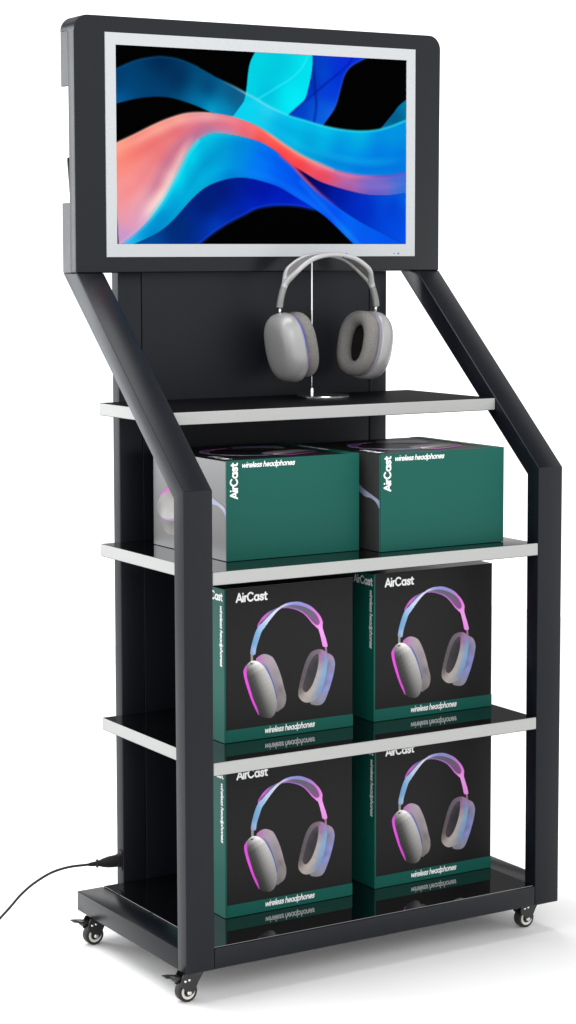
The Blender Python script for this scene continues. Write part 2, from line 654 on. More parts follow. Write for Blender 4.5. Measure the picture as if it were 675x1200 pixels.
prism(bm, [(0.3190, 0.986), (0.3215, 0.986), (0.3300, 1.041), (0.3290, 1.0445), (0.3270, 1.0445)], 0, 0.003, 0.020, 0.0004, 1)
put(obj('locking_lever', bm, M['rubber'], hs)).matrix_parent_inverse = Matrix()

# monitor set into the housing
BX0, BX1, BZ0, BZ1 = 0.0453, 0.5544, 0.9099, 1.2120
SX0, SX1, SZ0, SZ1 = 0.0614, 0.5386, 0.9278, 1.1956
bm = bmesh.new()


def frame_ring(bm, o, i, y0, y1):
    def rect(r, y):
        return [bm.verts.new(p) for p in ((r[0], y, r[2]), (r[1], y, r[2]), (r[1], y, r[3]), (r[0], y, r[3]))]
    of, inf = rect(o, y0), rect(i, y0)
    ob, inb = rect(o, y1), rect(i, y1)
    for k in range(4):
        j = (k + 1) % 4
        bm.faces.new((of[k], of[j], inf[j], inf[k]))
        bm.faces.new((of[k], ob[k], ob[j], of[j]))
        bm.faces.new((inf[k], inf[j], inb[j], inb[k]))
        bm.faces.new((ob[k], inb[k], inb[j], ob[j]))


frame_ring(bm, (BX0, BX1, BZ0, BZ1), (SX0 - 0.0003, SX1 + 0.0003, SZ0 - 0.0003, SZ1 + 0.0003), YH - 0.0016, YH + 0.006)
bz = put(obj('bezel', bm, M['bezel'], stand))
for x, m_ in ((0.5173, 'led'), (0.5249, 'rubber')):
    bm = lathe(bmesh.new(), [(0, -0.0004), (0.0011, -0.0004), (0.0011, 0.0004), (0, 0.0004)], (x, YH - 0.0016, 0.9139), 1, 12)
    put(obj('indicator_light' if m_ == 'led' else 'infrared_sensor', bm, M[m_], bz)).matrix_parent_inverse = Matrix()

dk_up = [(-0.01, 0.872), (0.06, 0.924), (0.118, 0.947), (0.155, 0.952), (0.207, 0.942), (0.267, 0.909), (0.328, 0.861), (0.389, 0.816), (0.43, 0.783), (0.478, 0.732)]
dk_lo = [(-0.01, 0.702), (0.059, 0.733), (0.117, 0.748), (0.169, 0.748), (0.221, 0.731), (0.266, 0.708), (0.313, 0.679), (0.373, 0.650)]
cy_left = [(0.463, 1.012), (0.444, 0.951), (0.436, 0.892), (0.43, 0.809), (0.42, 0.738), (0.4, 0.684), (0.381, 0.662)]
cy_right = [(0.663, 1.011), (0.658, 0.922), (0.646, 0.833), (0.631, 0.762), (0.601, 0.716), (0.576, 0.68)]
UU = [(0.463, 0.758), (0.513, 0.717), (0.576, 0.677), (0.63, 0.655), (0.694, 0.63), (0.759, 0.613), (0.828, 0.607), (0.89, 0.616), (0.943, 0.639), (1.01, 0.681)]
bl_right = [(0.859, 1.008), (0.802, 0.959), (0.776, 0.912), (0.763, 0.854), (0.754, 0.802), (0.737, 0.724), (0.694, 0.63)]
wedge = [(1.01, 0.800), (0.974, 0.754), (0.952, 0.711), (0.903, 0.62)]
fold1 = [(0.663, 0.998), (0.665, 0.91), (0.669, 0.809), (0.673, 0.733), (0.664, 0.637)]
fold2 = [(0.802, 0.997), (0.776, 0.944), (0.724, 0.876), (0.673, 0.81), (0.622, 0.743), (0.58, 0.684)]
cyfold = [(0.643, 0.997), (0.622, 0.932), (0.589, 0.879), (0.538, 0.826), (0.463, 0.752)]
pk_up = [(-0.01, 0.502), (0.058, 0.555), (0.117, 0.604), (0.169, 0.641), (0.221, 0.668), (0.266, 0.677), (0.312, 0.677), (0.373, 0.665), (0.427, 0.642), (0.47, 0.613), (0.513, 0.572), (0.555, 0.529), (0.613, 0.475), (0.673, 0.432), (0.733, 0.396), (0.802, 0.374), (0.864, 0.367), (0.935, 0.37), (1.01, 0.387)]
pk_lo = [(0.463, 0.538), (0.504, 0.514), (0.546, 0.472), (0.588, 0.416), (0.63, 0.38), (0.682, 0.336), (0.742, 0.306), (0.803, 0.282), (0.864, 0.266), (0.935, 0.265), (1.01, 0.281)]
cy_edge = [(0.005, -0.012), (0.07, 0.071), (0.114, 0.141), (0.152, 0.223), (0.182, 0.305), (0.213, 0.4), (0.235, 0.47), (0.266, 0.53), (0.304, 0.565), (0.342, 0.571), (0.388, 0.565), (0.435, 0.552), (0.478, 0.534), (0.504, 0.514), (0.546, 0.472), (0.588, 0.416), (0.63, 0.348), (0.673, 0.285), (0.716, 0.234), (0.776, 0.171), (0.847, 0.107), (0.927, 0.049), (1.01, -0.012)]
lo_in = [(0.040, -0.012), (0.129, 0.054), (0.181, 0.119), (0.227, 0.201), (0.265, 0.261), (0.303, 0.303), (0.357, 0.334), (0.403, 0.345), (0.45, 0.340), (0.504, 0.319), (0.546, 0.295), (0.596, 0.251), (0.664, 0.189), (0.716, 0.132), (0.815, -0.012)]
nv_lo = [(0.258, -0.012), (0.318, 0.061), (0.372, 0.115), (0.418, 0.151), (0.462, 0.186), (0.512, 0.202), (0.563, 0.206), (0.613, 0.201), (0.664, 0.185)]

cv = Canvas(0, 1, 0, 1, 420, 236, (0, 0, 0))
cv.px = 1 / 419
cv.ysc = 0.2678 / 0.4772
cv.smooth = 0.032
J = lambda a: [tuple(p) for p in crv(a, 5)]
cv.fill(J(dk_up) + J(dk_lo)[::-1], [(0, .82, (0, 58, 105)), (.15, .93, (0, 38, 78)), (.2, .85, (0, 42, 84)), (0, .72, (0, 95, 158)), (.12, .77, (0, 62, 112)), (.3, .8, (0, 56, 102)), (.36, .7, (0, 150, 205)), (.31, .69, (0, 190, 232)), (.27, .72, (0, 110, 165)), (.42, .76, (20, 92, 135)), (.38, .76, (10, 75, 118))])
cv.stroke(J(dk_up[:6]), (0, 95, 150), .0025, .5, 2)
cv.fill(J(cy_left) + [(.45, .63), (.576, .68)] + J(cy_right)[::-1], [(.48, .95, (0, 214, 226)), (.55, .95, (0, 200, 222)), (.63, .95, (0, 228, 242)), (.44, .85, (0, 214, 232)), (.5, .8, (0, 188, 220)), (.52, .9, (0, 196, 220)), (.58, .8, (0, 236, 246)), (.6, .74, (0, 242, 252)), (.42, .7, (0, 214, 236))])
cv.stroke(J(cyfold), (70, 240, 250), .0025, .55, 2)
cv.fill(J(cy_right) + [(.63, .655), (.694, .63)] + J(bl_right)[::-1], [(.67, .97, (0, 62, 190)), (.7, .9, (0, 80, 205)), (.78, .985, (10, 40, 222)), (.75, .9, (0, 40, 216)), (.72, .8, (0, 52, 222)), (.68, .7, (0, 92, 222)), (.62, .7, (0, 58, 190)), (.655, .85, (0, 34, 165)), (.72, .7, (24, 112, 232)), (.69, .64, (10, 100, 225))])
cv.stroke(J(fold1), (0, 20, 130), .004, .55, 2.5)
cv.stroke(J(fold2), (0, 25, 160), .0035, .6, 2)
cv.stroke(J(bl_right), (40, 110, 240), .002, .6, 2)
cv.fill(J(wedge) + [(1.01, .676)], [(1, .76, (0, 125, 170)), (.95, .68, (0, 88, 138)), (.92, .63, (0, 110, 160))])
cv.fill([(.38, .655), (.42, .74)] + J(UU) + J(pk_up[7:])[::-1], [(.45, .68, (0, 216, 242)), (.5, .7, (50, 216, 242)), (.55, .62, (0, 190, 236)), (.6, .62, (0, 196, 236)), (.7, .59, (0, 200, 236)), (.83, .58, (0, 190, 232)), (.65, .52, (0, 160, 218)), (.75, .48, (0, 140, 226)), (.95, .6, (0, 150, 226)), (.9, .5, (0, 122, 226)), (.98, .45, (0, 118, 226)), (.85, .42, (0, 128, 232)), (.55, .56, (0, 170, 222))])
cv.stroke(J([(.33, .858)] + dk_up[7:9] + UU), [(.4, .8, (140, 205, 225)), (.5, .73, (110, 225, 245)), (.6, .66, (40, 225, 245)), (.9, .62, (40, 220, 240))], .0032, .8, 2, within=np.clip((cv.X - .33) / .1, 0, 1))
UP = np.clip(cv.seg_dist([(.38, .655), (.42, .74)] + J(UU) + J(pk_up[7:])[::-1], True) / -0.006, 0, 1)


def folds(region, rows):
    for pts, col, w, al, sf in rows:
        x0, x1 = pts[0][0], pts[-1][0]
        fade = np.clip((cv.X - x0) / (0.25 * (x1 - x0)), 0, 1) * np.clip((x1 - cv.X) / (0.25 * (x1 - x0)), 0, 1)
        cv.stroke(J(pts), col, w, al, sf, within=region * fade)


folds(UP, [
    ([(.44, .70), (.54, .63), (.64, .58), (.76, .55), (.88, .55), (1.02, .60)], (0, 150, 215), .008, .4, 14),
    ([(.46, .655), (.55, .575), (.64, .505), (.75, .46), (.88, .44), (1.02, .47)], (30, 205, 240), .005, .4, 9),
    ([(.6, .52), (.7, .455), (.8, .415), (.9, .405), (1.02, .42)], (0, 95, 205), .008, .4, 12)])
cv.fill(J(pk_up) + J(pk_lo)[::-1] + J(cy_edge[:13])[::-1], [(0, .48, (255, 165, 135)), (.02, .4, (255, 135, 118)), (.05, .3, (252, 152, 150)), (.02, .2, (248, 150, 152)), (.03, .12, (238, 155, 170)), (.02, .05, (190, 150, 215)), (.08, .12, (212, 160, 202)), (.11, .19, (248, 200, 205)), (.145, .24, (255, 238, 222)), (.17, .33, (236, 196, 205)), (.1, .35, (238, 138, 148)), (.13, .3, (226, 130, 150)), (.15, .45, (228, 108, 118)), (.18, .42, (210, 140, 165)), (.12, .5, (250, 125, 115)), (.06, .45, (255, 130, 112)), (.2, .58, (236, 112, 120)), (.2, .65, (255, 175, 158)), (.13, .6, (255, 160, 140)), (.25, .62, (246, 142, 150)), (.3, .65, (252, 160, 165)), (.3, .59, (150, 120, 185)), (.26, .56, (190, 120, 160)), (.36, .595, (205, 120, 170)), (.38, .645, (252, 135, 142)), (.43, .575, (235, 90, 115)), (.45, .61, (255, 132, 124)), (.5, .56, (255, 120, 98)), (.48, .535, (240, 50, 60)), (.55, .51, (255, 130, 108)), (.54, .48, (252, 30, 40)), (.6, .46, (255, 115, 105)), (.6, .41, (240, 42, 62)), (.68, .41, (246, 118, 128)), (.68, .345, (220, 60, 105)), (.78, .36, (205, 118, 170)), (.78, .3, (165, 75, 160)), (.88, .345, (130, 112, 202)), (.88, .28, (96, 88, 200)), (1, .36, (72, 112, 216)), (1, .3, (40, 112, 222))], power=3.0)
cv.stroke(J(pk_up[8:15]), (255, 178, 150), .004, .75, 3, within=np.clip((cv.X - .44) / .08, 0, 1) * np.clip((.8 - cv.X) / .1, 0, 1))
cv.stroke(J(pk_up[13:]), [(.7, .4, (235, 130, 160)), (.8, .37, (205, 110, 190)), (.95, .37, (120, 80, 200))], .0035, .8, 3)
cv.stroke(J(pk_up[:7]), (255, 205, 180), .0025, .5, 2)
PK = np.clip(cv.seg_dist(J(pk_up) + J(pk_lo)[::-1] + J(cy_edge[:13])[::-1], True) / -0.006, 0, 1)
folds(PK, [
    ([(-.03, .40), (.06, .455), (.13, .52), (.2, .575), (.27, .605), (.36, .625), (.46, .60)], (225, 85, 95), .008, .45, 14),
    ([(-.03, .47), (.06, .52), (.14, .585), (.22, .635), (.32, .655), (.42, .63)], (255, 190, 165), .006, .5, 8),
    ([(.05, .16), (.12, .29), (.155, .40), (.2, .5), (.27, .575), (.34, .59)], (170, 95, 140), .010, .5, 12),
    ([(.06, .10), (.125, .205), (.165, .30), (.195, .40), (.23, .5), (.26, .55)], (255, 232, 222), .007, .6, 10),
    ([(-.02, .22), (.05, .28), (.10, .37), (.14, .46), (.2, .54)], (240, 110, 115), .008, .35, 16),
    ([(.50, .535), (.56, .475), (.63, .41), (.70, .365), (.78, .33)], (255, 60, 60), .006, .6, 8),
    ([(.56, .515), (.63, .455), (.70, .412), (.78, .375), (.88, .355)], (255, 150, 150), .004, .5, 6),
    ([(.74, .33), (.82, .315), (.9, .31), (1.02, .325)], (150, 120, 205), .006, .5, 8)])
cv.fill(J(pk_lo[3:]) + [(1.01, -.012)] + J(cy_edge[15:])[::-1], [(.6, .39, (5, 4, 48)), (.63, .36, (0, 0, 70)), (.68, .3, (0, 10, 120)), (.75, .25, (0, 25, 165)), (.85, .2, (0, 45, 200)), (.95, .2, (0, 52, 206)), (.95, .1, (0, 72, 226)), (.8, .17, (0, 40, 190)), (1, .05, (0, 82, 236)), (1, .25, (0, 105, 230)), (.93, .245, (0, 85, 220))])
cv.fill(J(cy_edge) + J(lo_in)[::-1], [(.03, .01, (40, 190, 240)), (.1, .1, (0, 192, 242)), (.15, .2, (0, 216, 246)), (.2, .33, (0, 236, 250)), (.24, .46, (0, 226, 242)), (.3, .55, (0, 196, 226)), (.12, .06, (0, 105, 188)), (.18, .15, (0, 148, 210)), (.155, .13, (0, 120, 195)), (.25, .3, (0, 165, 212)), (.3, .42, (0, 165, 212)), (.35, .5, (0, 172, 218)), (.38, .36, (0, 120, 212)), (.42, .48, (0, 140, 226)), (.47, .42, (0, 120, 252)), (.5, .48, (0, 112, 246)), (.55, .38, (0, 100, 252)), (.55, .31, (0, 70, 232)), (.62, .3, (0, 82, 242)), (.7, .2, (0, 100, 252)), (.75, .1, (0, 112, 252)), (.78, .03, (0, 142, 246)), (.85, .08, (0, 90, 236)), (.95, .03, (0, 82, 236)), (.72, .12, (8, 50, 245)), (.8, 0, (10, 60, 246))])
cv.stroke(J(cy_edge[:8]), [(.03, .02, (215, 185, 235)), (.15, .22, (120, 220, 245)), (.22, .42, (150, 220, 245))], .005, .55, 4)
cv.stroke(J(cy_edge[2:12]), (0, 240, 250), .006, .4, 6, within=np.clip((.48 - cv.X) / .15, 0, 1))
cv.stroke(J(cy_edge[14:20]), [(.55, .46, (255, 60, 80)), (.63, .35, (225, 80, 120)), (.7, .25, (150, 80, 170)), (.77, .18, (60, 70, 200))], .0045, .85, 3, within=np.clip((.77 - cv.X) / .1, 0, 1))
cv.stroke(J([(.62, .33), (.7, .2), (.76, .1), (.83, -.01)]), (30, 150, 250), .006, .5, 5)
LO = np.clip(cv.seg_dist(J(cy_edge) + J(lo_in)[::-1], True) / -0.006, 0, 1)
folds(LO, [
    ([(.06, .0), (.14, .10), (.2, .20), (.25, .33), (.3, .43), (.36, .50), (.44, .51), (.5, .47)], (0, 120, 190), .012, .4, 18),
    ([(.10, .03), (.18, .14), (.235, .26), (.29, .35), (.36, .395), (.44, .40)], (0, 200, 235), .008, .4, 14),
    ([(.36, .355), (.44, .37), (.52, .34), (.6, .27), (.68, .18), (.76, .06)], (20, 140, 255), .006, .45, 10),
    ([(.44, .50), (.52, .45), (.58, .385), (.65, .29), (.73, .17), (.82, .06)], (0, 60, 215), .008, .4, 12)])
cv.fill(J(lo_in[:13]) + J(nv_lo)[::-1], [(.1, .02, (0, 75, 155)), (.2, .08, (0, 42, 115)), (.3, .2, (0, 26, 105)), (.35, .28, (0, 22, 108)), (.4, .3, (0, 30, 142)), (.45, .28, (0, 18, 152)), (.5, .27, (0, 12, 160)), (.45, .2, (0, 42, 205)), (.33, .09, (0, 64, 195)), (.38, .14, (0, 40, 170)), (.52, .22, (0, 40, 208)), (.6, .22, (0, 40, 212)), (.66, .19, (0, 42, 232)), (.58, .26, (0, 20, 170))])
cv.stroke(J(nv_lo), (20, 70, 225), .004, .55, 3)
scr = put(cv.mesh('screen', lambda u, v: np.stack([SX0 + u * (SX1 - SX0), np.full_like(u, YH - 0.0007), SZ0 + v * (SZ1 - SZ0)], 1), M['screen'], stand))

# casters
def caster(cx, cy):
    c = (cx, cy, FLOOR_Z + 0.0137)
    bm = bmesh.new()
    prism(bm, [(0.021, 0.0), (0.021, 0.0), ], 1, 0, 1) if False else None
    box(bm, cx - 0.004, cx + 0.026, cy - 0.015, cy + 0.015, -0.0026, -0.0001, 0.0006, 1)
    lathe(bm, [(0, -0.0024), (0.0105, -0.0024), (0.0115, -0.006), (0, -0.006)], (cx + 0.011, cy, 0), 2, 20)
    for s in (-1, 1):
        y0, y1 = sorted((cy + s * 0.0078, cy + s * 0.0094))
        plate = [(cx + 0.0225, -0.003), (cx - 0.0075, -0.003), (cx - 0.0105, -0.008), (cx - 0.0125, -0.016), (cx - 0.0115, -0.020), (cx - 0.007, -0.022), (cx - 0.003, -0.0315), (cx + 0.003, -0.0325), (cx + 0.007, -0.030), (cx + 0.0135, -0.016)]
        prism(bm, plate[::-1], 1, y0, y1, 0.0004, 1)
    ca = put(obj('caster', bm, M['black_metal'], stand, angle=40))
    R = 0.0136

    def kid(name, bm, m_, **kw):
        o = put(obj(name, bm, m_, ca, **kw))
        o.matrix_parent_inverse = Matrix()
        return o
    kid('tyre', lathe(bmesh.new(), [(0.0098, -0.0068), (R - 0.0012, -0.0068), (R - 0.0003, -0.0058), (R, -0.004), (R, 0.004), (R - 0.0003, 0.0058), (R - 0.0012, 0.0068), (0.0098, 0.0068), (0.0098, -0.0068)], c, 1, 40), M['rubber'], angle=40)
    kid('wheel_rim', lathe(bmesh.new(), [(0.0062, -0.0066), (0.0068, -0.0071), (0.0094, -0.0071), (0.0099, -0.0064), (0.0099, 0.0064), (0.0094, 0.0071), (0.0068, 0.0071), (0.0062, 0.0066), (0.0062, -0.0066)], c, 1, 36), M['rim'], angle=40)
    kid('wheel_hub', lathe(bmesh.new(), [(0, -0.0062), (0.0063, -0.0062), (0.0063, 0.0062), (0, 0.0062)], c, 1, 30), M['black_metal'], angle=40)
    bm = bmesh.new()
    for s in (-1, 1):
        lathe(bm, [(0, s * 0.0122), (0.0022, s * 0.0121), (0.0031, s * 0.0112), (0.0033, s * 0.0094), (0, s * 0.0094)], c, 1, 16)
    kid('axle_bolt', bm, M['chrome'], angle=40)
    for dx, dz in ((-0.0060, -0.0125), (-0.0002, -0.0115)):
        bm = lathe(bmesh.new(), [(0, -0.0113), (0.0012, -0.0111), (0.0019, -0.0104), (0.0019, -0.0092), (0, -0.0092)], (cx + dx, cy, dz), 1, 12)
        kid('rivet', bm, M['chrome'], angle=60)
    bm = bmesh.new()
    pr = [(-0.0325, -0.0052), (-0.0320, -0.0038), (-0.024, -0.0046), (-0.014, -0.0072), (-0.0085, -0.0075), (-0.0085, -0.0105), (-0.0145, -0.0102), (-0.0165, -0.0135), (-0.0190, -0.0130), (-0.0175, -0.0095), (-0.0235, -0.0068)]
    prism(bm, [(cx + a, b) for a, b in pr], 1, cy - 0.0065, cy + 0.0065, 0.0006, 2)
    kid('brake_pedal', bm, M['black_metal'], angle=40)


for cx, cy in ((0.0110, 0.0225), (0.0110, 0.2905), (0.5690, 0.0385), (0.5690, 0.2905)):
    caster(cx, cy)

# ------------------------------------------------------------------ power cord
cord = thing('power_cord', 'thin black power cord plugged into the side of the stand near its foot', 'power cord', (XP0, 0.3285, 0.058))
pts = crv([(0.046, 0.3285, 0.0584), (0.034, 0.3285, 0.0588), (0.0195, 0.3288, 0.0594), (-0.007, 0.329, 0.0602), (-0.0334, 0.33, 0.0560), (-0.0595, 0.33, 0.0452), (-0.0791, 0.33, 0.0326), (-0.096, 0.33, 0.0172), (-0.1115, 0.33, 0.0040), (-0.130, 0.33, -0.0110), (-0.155, 0.331, -0.0280), (-0.19, 0.335, -0.0385), (-0.24, 0.345, -0.0402), (-0.32, 0.37, -0.0402), (-0.42, 0.41, -0.0402)], 6)
put(obj('cable', tube(bmesh.new(), pts, 0.0018, 12), M['rubber'], cord, smooth=True))
bm = bmesh.new()
tube(bm, [(0.0245, 0.3286, 0.0592), (0.030, 0.3286, 0.0589), (0.036, 0.3286, 0.0587), (0.0365, 0.3286, 0.0587), (0.038, 0.3286, 0.0587), (0.0385, 0.3286, 0.0586), (0.041, 0.3286, 0.0586), (0.047, 0.3286, 0.0584), (0.056, 0.3286, 0.0582), (0.066, 0.3286, 0.058), (0.0685, 0.3286, 0.058)],
     [0.0026, 0.0032, 0.0036, 0.0062, 0.0062, 0.0044, 0.0046, 0.0066, 0.0084, 0.0090, 0.0088], 18, 0.62)
put(obj('plug', bm, M['rubber'], cord, angle=45))

# ------------------------------------------------------------------ headphone boxes
BW, BH, BT = 0.202, 0.205, 0.131
MM = 0.001
ART = {
    'band': [(40.1, 115.2), (39.3, 118.1), (41.8, 129.3), (46.8, 143.2), (50.9, 149.9), (58.3, 156.4), (69.9, 165.4), (81.6, 173.0), (91.6, 177.8), (101.6, 179.8), (115.0, 179.4), (125.1, 176.3), (135.3, 171.1), (143.7, 163.8), (150.6, 155.2), (153.6, 147.6), (153.1, 141.8), (155.7, 132.8), (159.1, 123.7), (161.2, 114.0), (157.0, 113.4), (153.1, 114.8), (150.5, 124.6), (146.3, 138.1), (142.0, 142.1), (135.2, 148.6), (126.8, 158.1), (118.4, 164.6), (108.3, 169.1), (98.2, 171.8), (88.2, 172.4), (79.9, 167.4), (71.6, 159.5), (63.3, 150.2), (57.5, 143.6), (53.3, 133.9), (49.2, 122.9), (47.5, 114.4), (43.7, 113.7)],
    'rear': [(50.1, 150.7), (51.7, 155.6), (58.4, 163.6), (66.6, 169.3), (74.9, 172.1), (83.2, 174.3), (79.9, 171.0), (71.6, 166.7), (63.3, 161.0), (55.9, 155.2), (52.1, 149.8)],
    'canopy': [(88.2, 172.7), (94.9, 174.9), (104.9, 175.9), (118.4, 173.3), (130.2, 168.6), (140.3, 161.9), (147.1, 152.6), (148.0, 146.7), (143.7, 144.9), (136.9, 149.9), (128.5, 159.4), (118.4, 166.8), (104.9, 171.3)],
    'stemL': [(39.8, 115.8), (44.5, 115.3), (43.7, 104.0), (40.1, 104.3)],
    'stemR': [(155.7, 115.1), (160.1, 114.7), (160.6, 104.3), (157.7, 104.6)],
    'shellL': [(29.4, 96.2), (33.5, 101.5), (40.1, 105.9), (48.3, 105.7), (58.2, 99.0), (66.4, 88.1), (73.0, 74.4), (78.0, 59.4), (80.4, 46.1), (78.7, 33.2), (72.9, 26.6), (64.6, 26.2), (54.6, 30.2), (48.1, 39.6), (39.9, 56.4), (33.4, 74.3), (29.4, 89.1)],
    'rim': [(33.5, 101.5), (28.9, 94.8), (30.2, 83.3), (36.6, 63.9), (44.0, 45.8), (52.2, 31.2), (51.0, 39.3), (44.0, 54.5), (39.1, 69.4), (34.3, 85.7), (33.8, 95.8)],
    'cushL': [(48.3, 105.7), (51.6, 111.2), (61.5, 113.8), (73.1, 109.0), (79.7, 99.7), (86.4, 84.5), (92.2, 65.1), (95.5, 51.6), (93.0, 40.3), (86.3, 35.3), (77.9, 34.8), (66.3, 60.6), (58.1, 90.4)],
    'lineL': [(58.2, 101.1), (63.9, 97.7), (71.4, 83.2), (76.3, 69.7), (80.6, 54.8), (80.0, 50.5), (74.7, 67.0), (69.7, 80.5), (63.1, 94.2)],
    'cushR': [(146.3, 111.9), (135.2, 109.3), (127.6, 100.6), (121.7, 86.6), (117.4, 72.5), (114.0, 56.9), (115.7, 47.9), (123.3, 41.3), (132.6, 40.2), (143.7, 44.8), (152.3, 55.6), (157.4, 69.7), (160.8, 88.4), (160.0, 103.2), (154.8, 109.5)],
    'holeR': [(146.3, 104.6), (138.6, 102.4), (131.0, 91.5), (125.0, 74.6), (121.3, 60.5), (126.7, 54.8), (135.2, 61.9), (142.0, 75.8), (145.8, 90.0)],
    'shellR': [(157.4, 104.9), (167.7, 101.7), (172.8, 93.1), (172.5, 81.4), (167.7, 64.2), (160.8, 47.3), (154.0, 36.4), (143.7, 34.6), (132.6, 38.8), (142.0, 45.0), (152.3, 55.6), (157.4, 69.7), (160.8, 88.4)],
}
art = {k: [tuple(p) for p in crv(v, 4, True)] for k, v in ART.items()}
art['stemL'], art['stemR'] = ART['stemL'], ART['stemR']
pc = Canvas(26, 176, 23, 183, 270, 288, (38, 38, 38))
pc.smooth = 6.0
pc.fill(art['rear'], [(51, 152, (190, 80, 190)), (60, 163, (205, 110, 210)), (75, 172, (120, 110, 170)), (83, 174, (140, 140, 190))])
pc.fill(art['stemL'], (150, 145, 142))
pc.fill(art['stemR'], (140, 125, 140))
pc.fill(art['band'], [(40, 118, (120, 125, 165)), (45, 120, (190, 216, 242)), (46, 130, (125, 185, 228)), (43, 130, (90, 130, 170)), (50, 144, (105, 158, 200)), (54, 146, (170, 205, 236)), (65, 157, (222, 230, 246)), (60, 152, (160, 195, 228)), (80, 168, (236, 239, 249)), (92, 175, (226, 228, 247)), (100, 178, (152, 172, 242)), (112, 178, (142, 166, 232)), (122, 176, (150, 160, 216)), (132, 171, (172, 150, 216)), (142, 163, (228, 132, 222)), (151, 153, (238, 132, 226)), (147, 141, (242, 165, 236)), (153, 135, (242, 172, 238)), (158, 120, (242, 166, 236)), (155, 118, (225, 130, 220)), (128, 159, (205, 92, 208)), (138, 147, (225, 120, 220)), (110, 169, (172, 120, 202))])
pc.fill(art['canopy'], [(92, 174, (138, 128, 165)), (115, 171, (112, 104, 128)), (125, 166, (104, 98, 118)), (135, 163, (108, 104, 122)), (146, 150, (150, 80, 150)), (128, 161, (118, 110, 126)), (140, 152, (130, 84, 134))])
pc.stroke([(88, 172.6), (100, 171.6), (112, 168.2), (122, 162.6), (132, 153)], (212, 96, 208), 0.8, 0.8, 1.5)
pc.fill(art['cushL'], [(52, 110, (190, 110, 190)), (62, 112, (172, 160, 168)), (73, 107, (178, 168, 172)), (80, 96, (170, 160, 164)), (78, 85, (150, 142, 150)), (88, 75, (176, 166, 166)), (92, 58, (158, 148, 148)), (86, 62, (120, 112, 118)), (93, 44, (150, 142, 142)), (84, 38, (120, 114, 114)), (80, 70, (140, 132, 140))])
pc.stroke([(84, 66), (90, 57), (94, 51)], (105, 98, 104), 0.8, 0.4, 3)
pc.fill(art['lineL'], [(60, 99, (130, 135, 190)), (68, 87, (90, 105, 165)), (76, 66, (70, 100, 180)), (80, 53, (70, 90, 150))])
_cup = []
for _t in np.linspace(-0.1, 1.1, 13):
    for _k, _g in ((-19, 70), (-14, 52), (-9, 50), (-4, 74), (1, 122), (6, 158), (11, 182), (16, 196), (21, 200)):
        _g2 = _g * (1.12 - 0.34 * _t) + 70 * max(0.0, 0.16 - _t) / 0.16 * (1 if _k > -12 else 0.2)
        _cup.append((43 + 25 * _t + _k * 0.942, 101 - 72 * _t + _k * 0.336, (_g2, _g2 * 0.99, _g2 * 0.98)))
pc.smooth = 3.0
pc.fill(art['shellL'], _cup, power=4)
pc.smooth = 6.0
pc.fill(art['rim'], [(33, 98, (190, 90, 190)), (30, 92, (232, 80, 224)), (32, 80, (228, 84, 220)), (38, 63, (236, 80, 228)), (45, 47, (232, 70, 224)), (52, 33, (190, 90, 190))])
pc.stroke([(40, 102.4), (42.5, 102.2)], (40, 40, 42), 0.9, 0.9, 1)
pc.smooth = 3.5
pc.fill(art['shellR'], [(160, 103, (170, 120, 160)), (168, 99, (165, 150, 165)), (171, 88, (150, 150, 190)), (168, 70, (145, 150, 215)), (162, 88, (120, 115, 130)), (160, 58, (150, 155, 215)), (152, 42, (150, 150, 175)), (143, 37, (140, 138, 142)), (157, 64, (120, 122, 160)), (166, 85, (138, 136, 172))])
pc.fill(art['cushR'], [(146, 110, (120, 100, 116)), (138, 108, (112, 100, 110)), (131, 103, (102, 94, 102)), (126, 94, (96, 88, 96)), (122, 84, (92, 84, 92)), (119, 74, (92, 84, 90)), (117, 65, (98, 90, 94)), (115, 56, (122, 114, 114)), (116, 49, (168, 158, 153)), (122, 43, (184, 175, 169)), (130, 41, (176, 168, 164)), (138, 43, (160, 160, 172)), (146, 48, (135, 152, 185)), (152, 57, (120, 156, 202)), (156, 67, (118, 164, 210)), (158, 78, (118, 172, 216)), (160, 90, (116, 168, 212)), (159, 101, (130, 150, 195)), (154, 108, (180, 118, 170)), (151, 98, (165, 120, 160)), (149, 88, (172, 152, 160)), (147, 78, (186, 174, 168)), (143, 68, (188, 176, 169)), (137, 58, (186, 176, 168)), (130, 51, (188, 178, 171)), (151, 80, (150, 172, 198)), (148, 66, (150, 166, 192))], power=3.4)
pc.fill(art['holeR'], [(142, 102, (74, 68, 76)), (133, 93, (66, 60, 68)), (127, 76, (62, 55, 62)), (123, 61, (70, 62, 66)), (140, 80, (44, 40, 45)), (144, 92, (36, 34, 38)), (133, 62, (52, 46, 51)), (135, 78, (46, 41, 46))], soft=1.6)
PRINT = pc

sc_ = Canvas(-0.5, BW * 1000 - 0.5, 0.5, BT * 1000 - 0.5, 220, 144, (0, 0, 0))
sc_.smooth = 8.0  # x from the spine edge, y up from the box's back
_arcs = [tuple(p) for p in crv([(118, 88), (95, 101), (70, 98), (42, 83), (17.4, 74.7), (2, 68.5), (2, 56.5), (10.1, 65.4), (24.7, 70.3), (39.5, 71.6), (70, 84), (94, 88), (112, 82)], 5, True)]
sc_.fill(_arcs, [(10, 66, (240, 243, 252)), (30, 76, (205, 215, 245)), (70, 90, (170, 175, 235)), (110, 86, (215, 150, 220)), (3, 58, (150, 160, 235))])
sc_.fill([tuple(p) for p in crv([(181.3, 38), (177.4, 27.1), (167.5, 19.6), (151.5, 17.5), (132, 20), (118, 30), (122, 44), (150, 46)], 5, True)], [(178, 30, (150, 148, 146)), (160, 20, (185, 183, 180)), (140, 22, (178, 176, 174)), (150, 36, (120, 118, 116))])
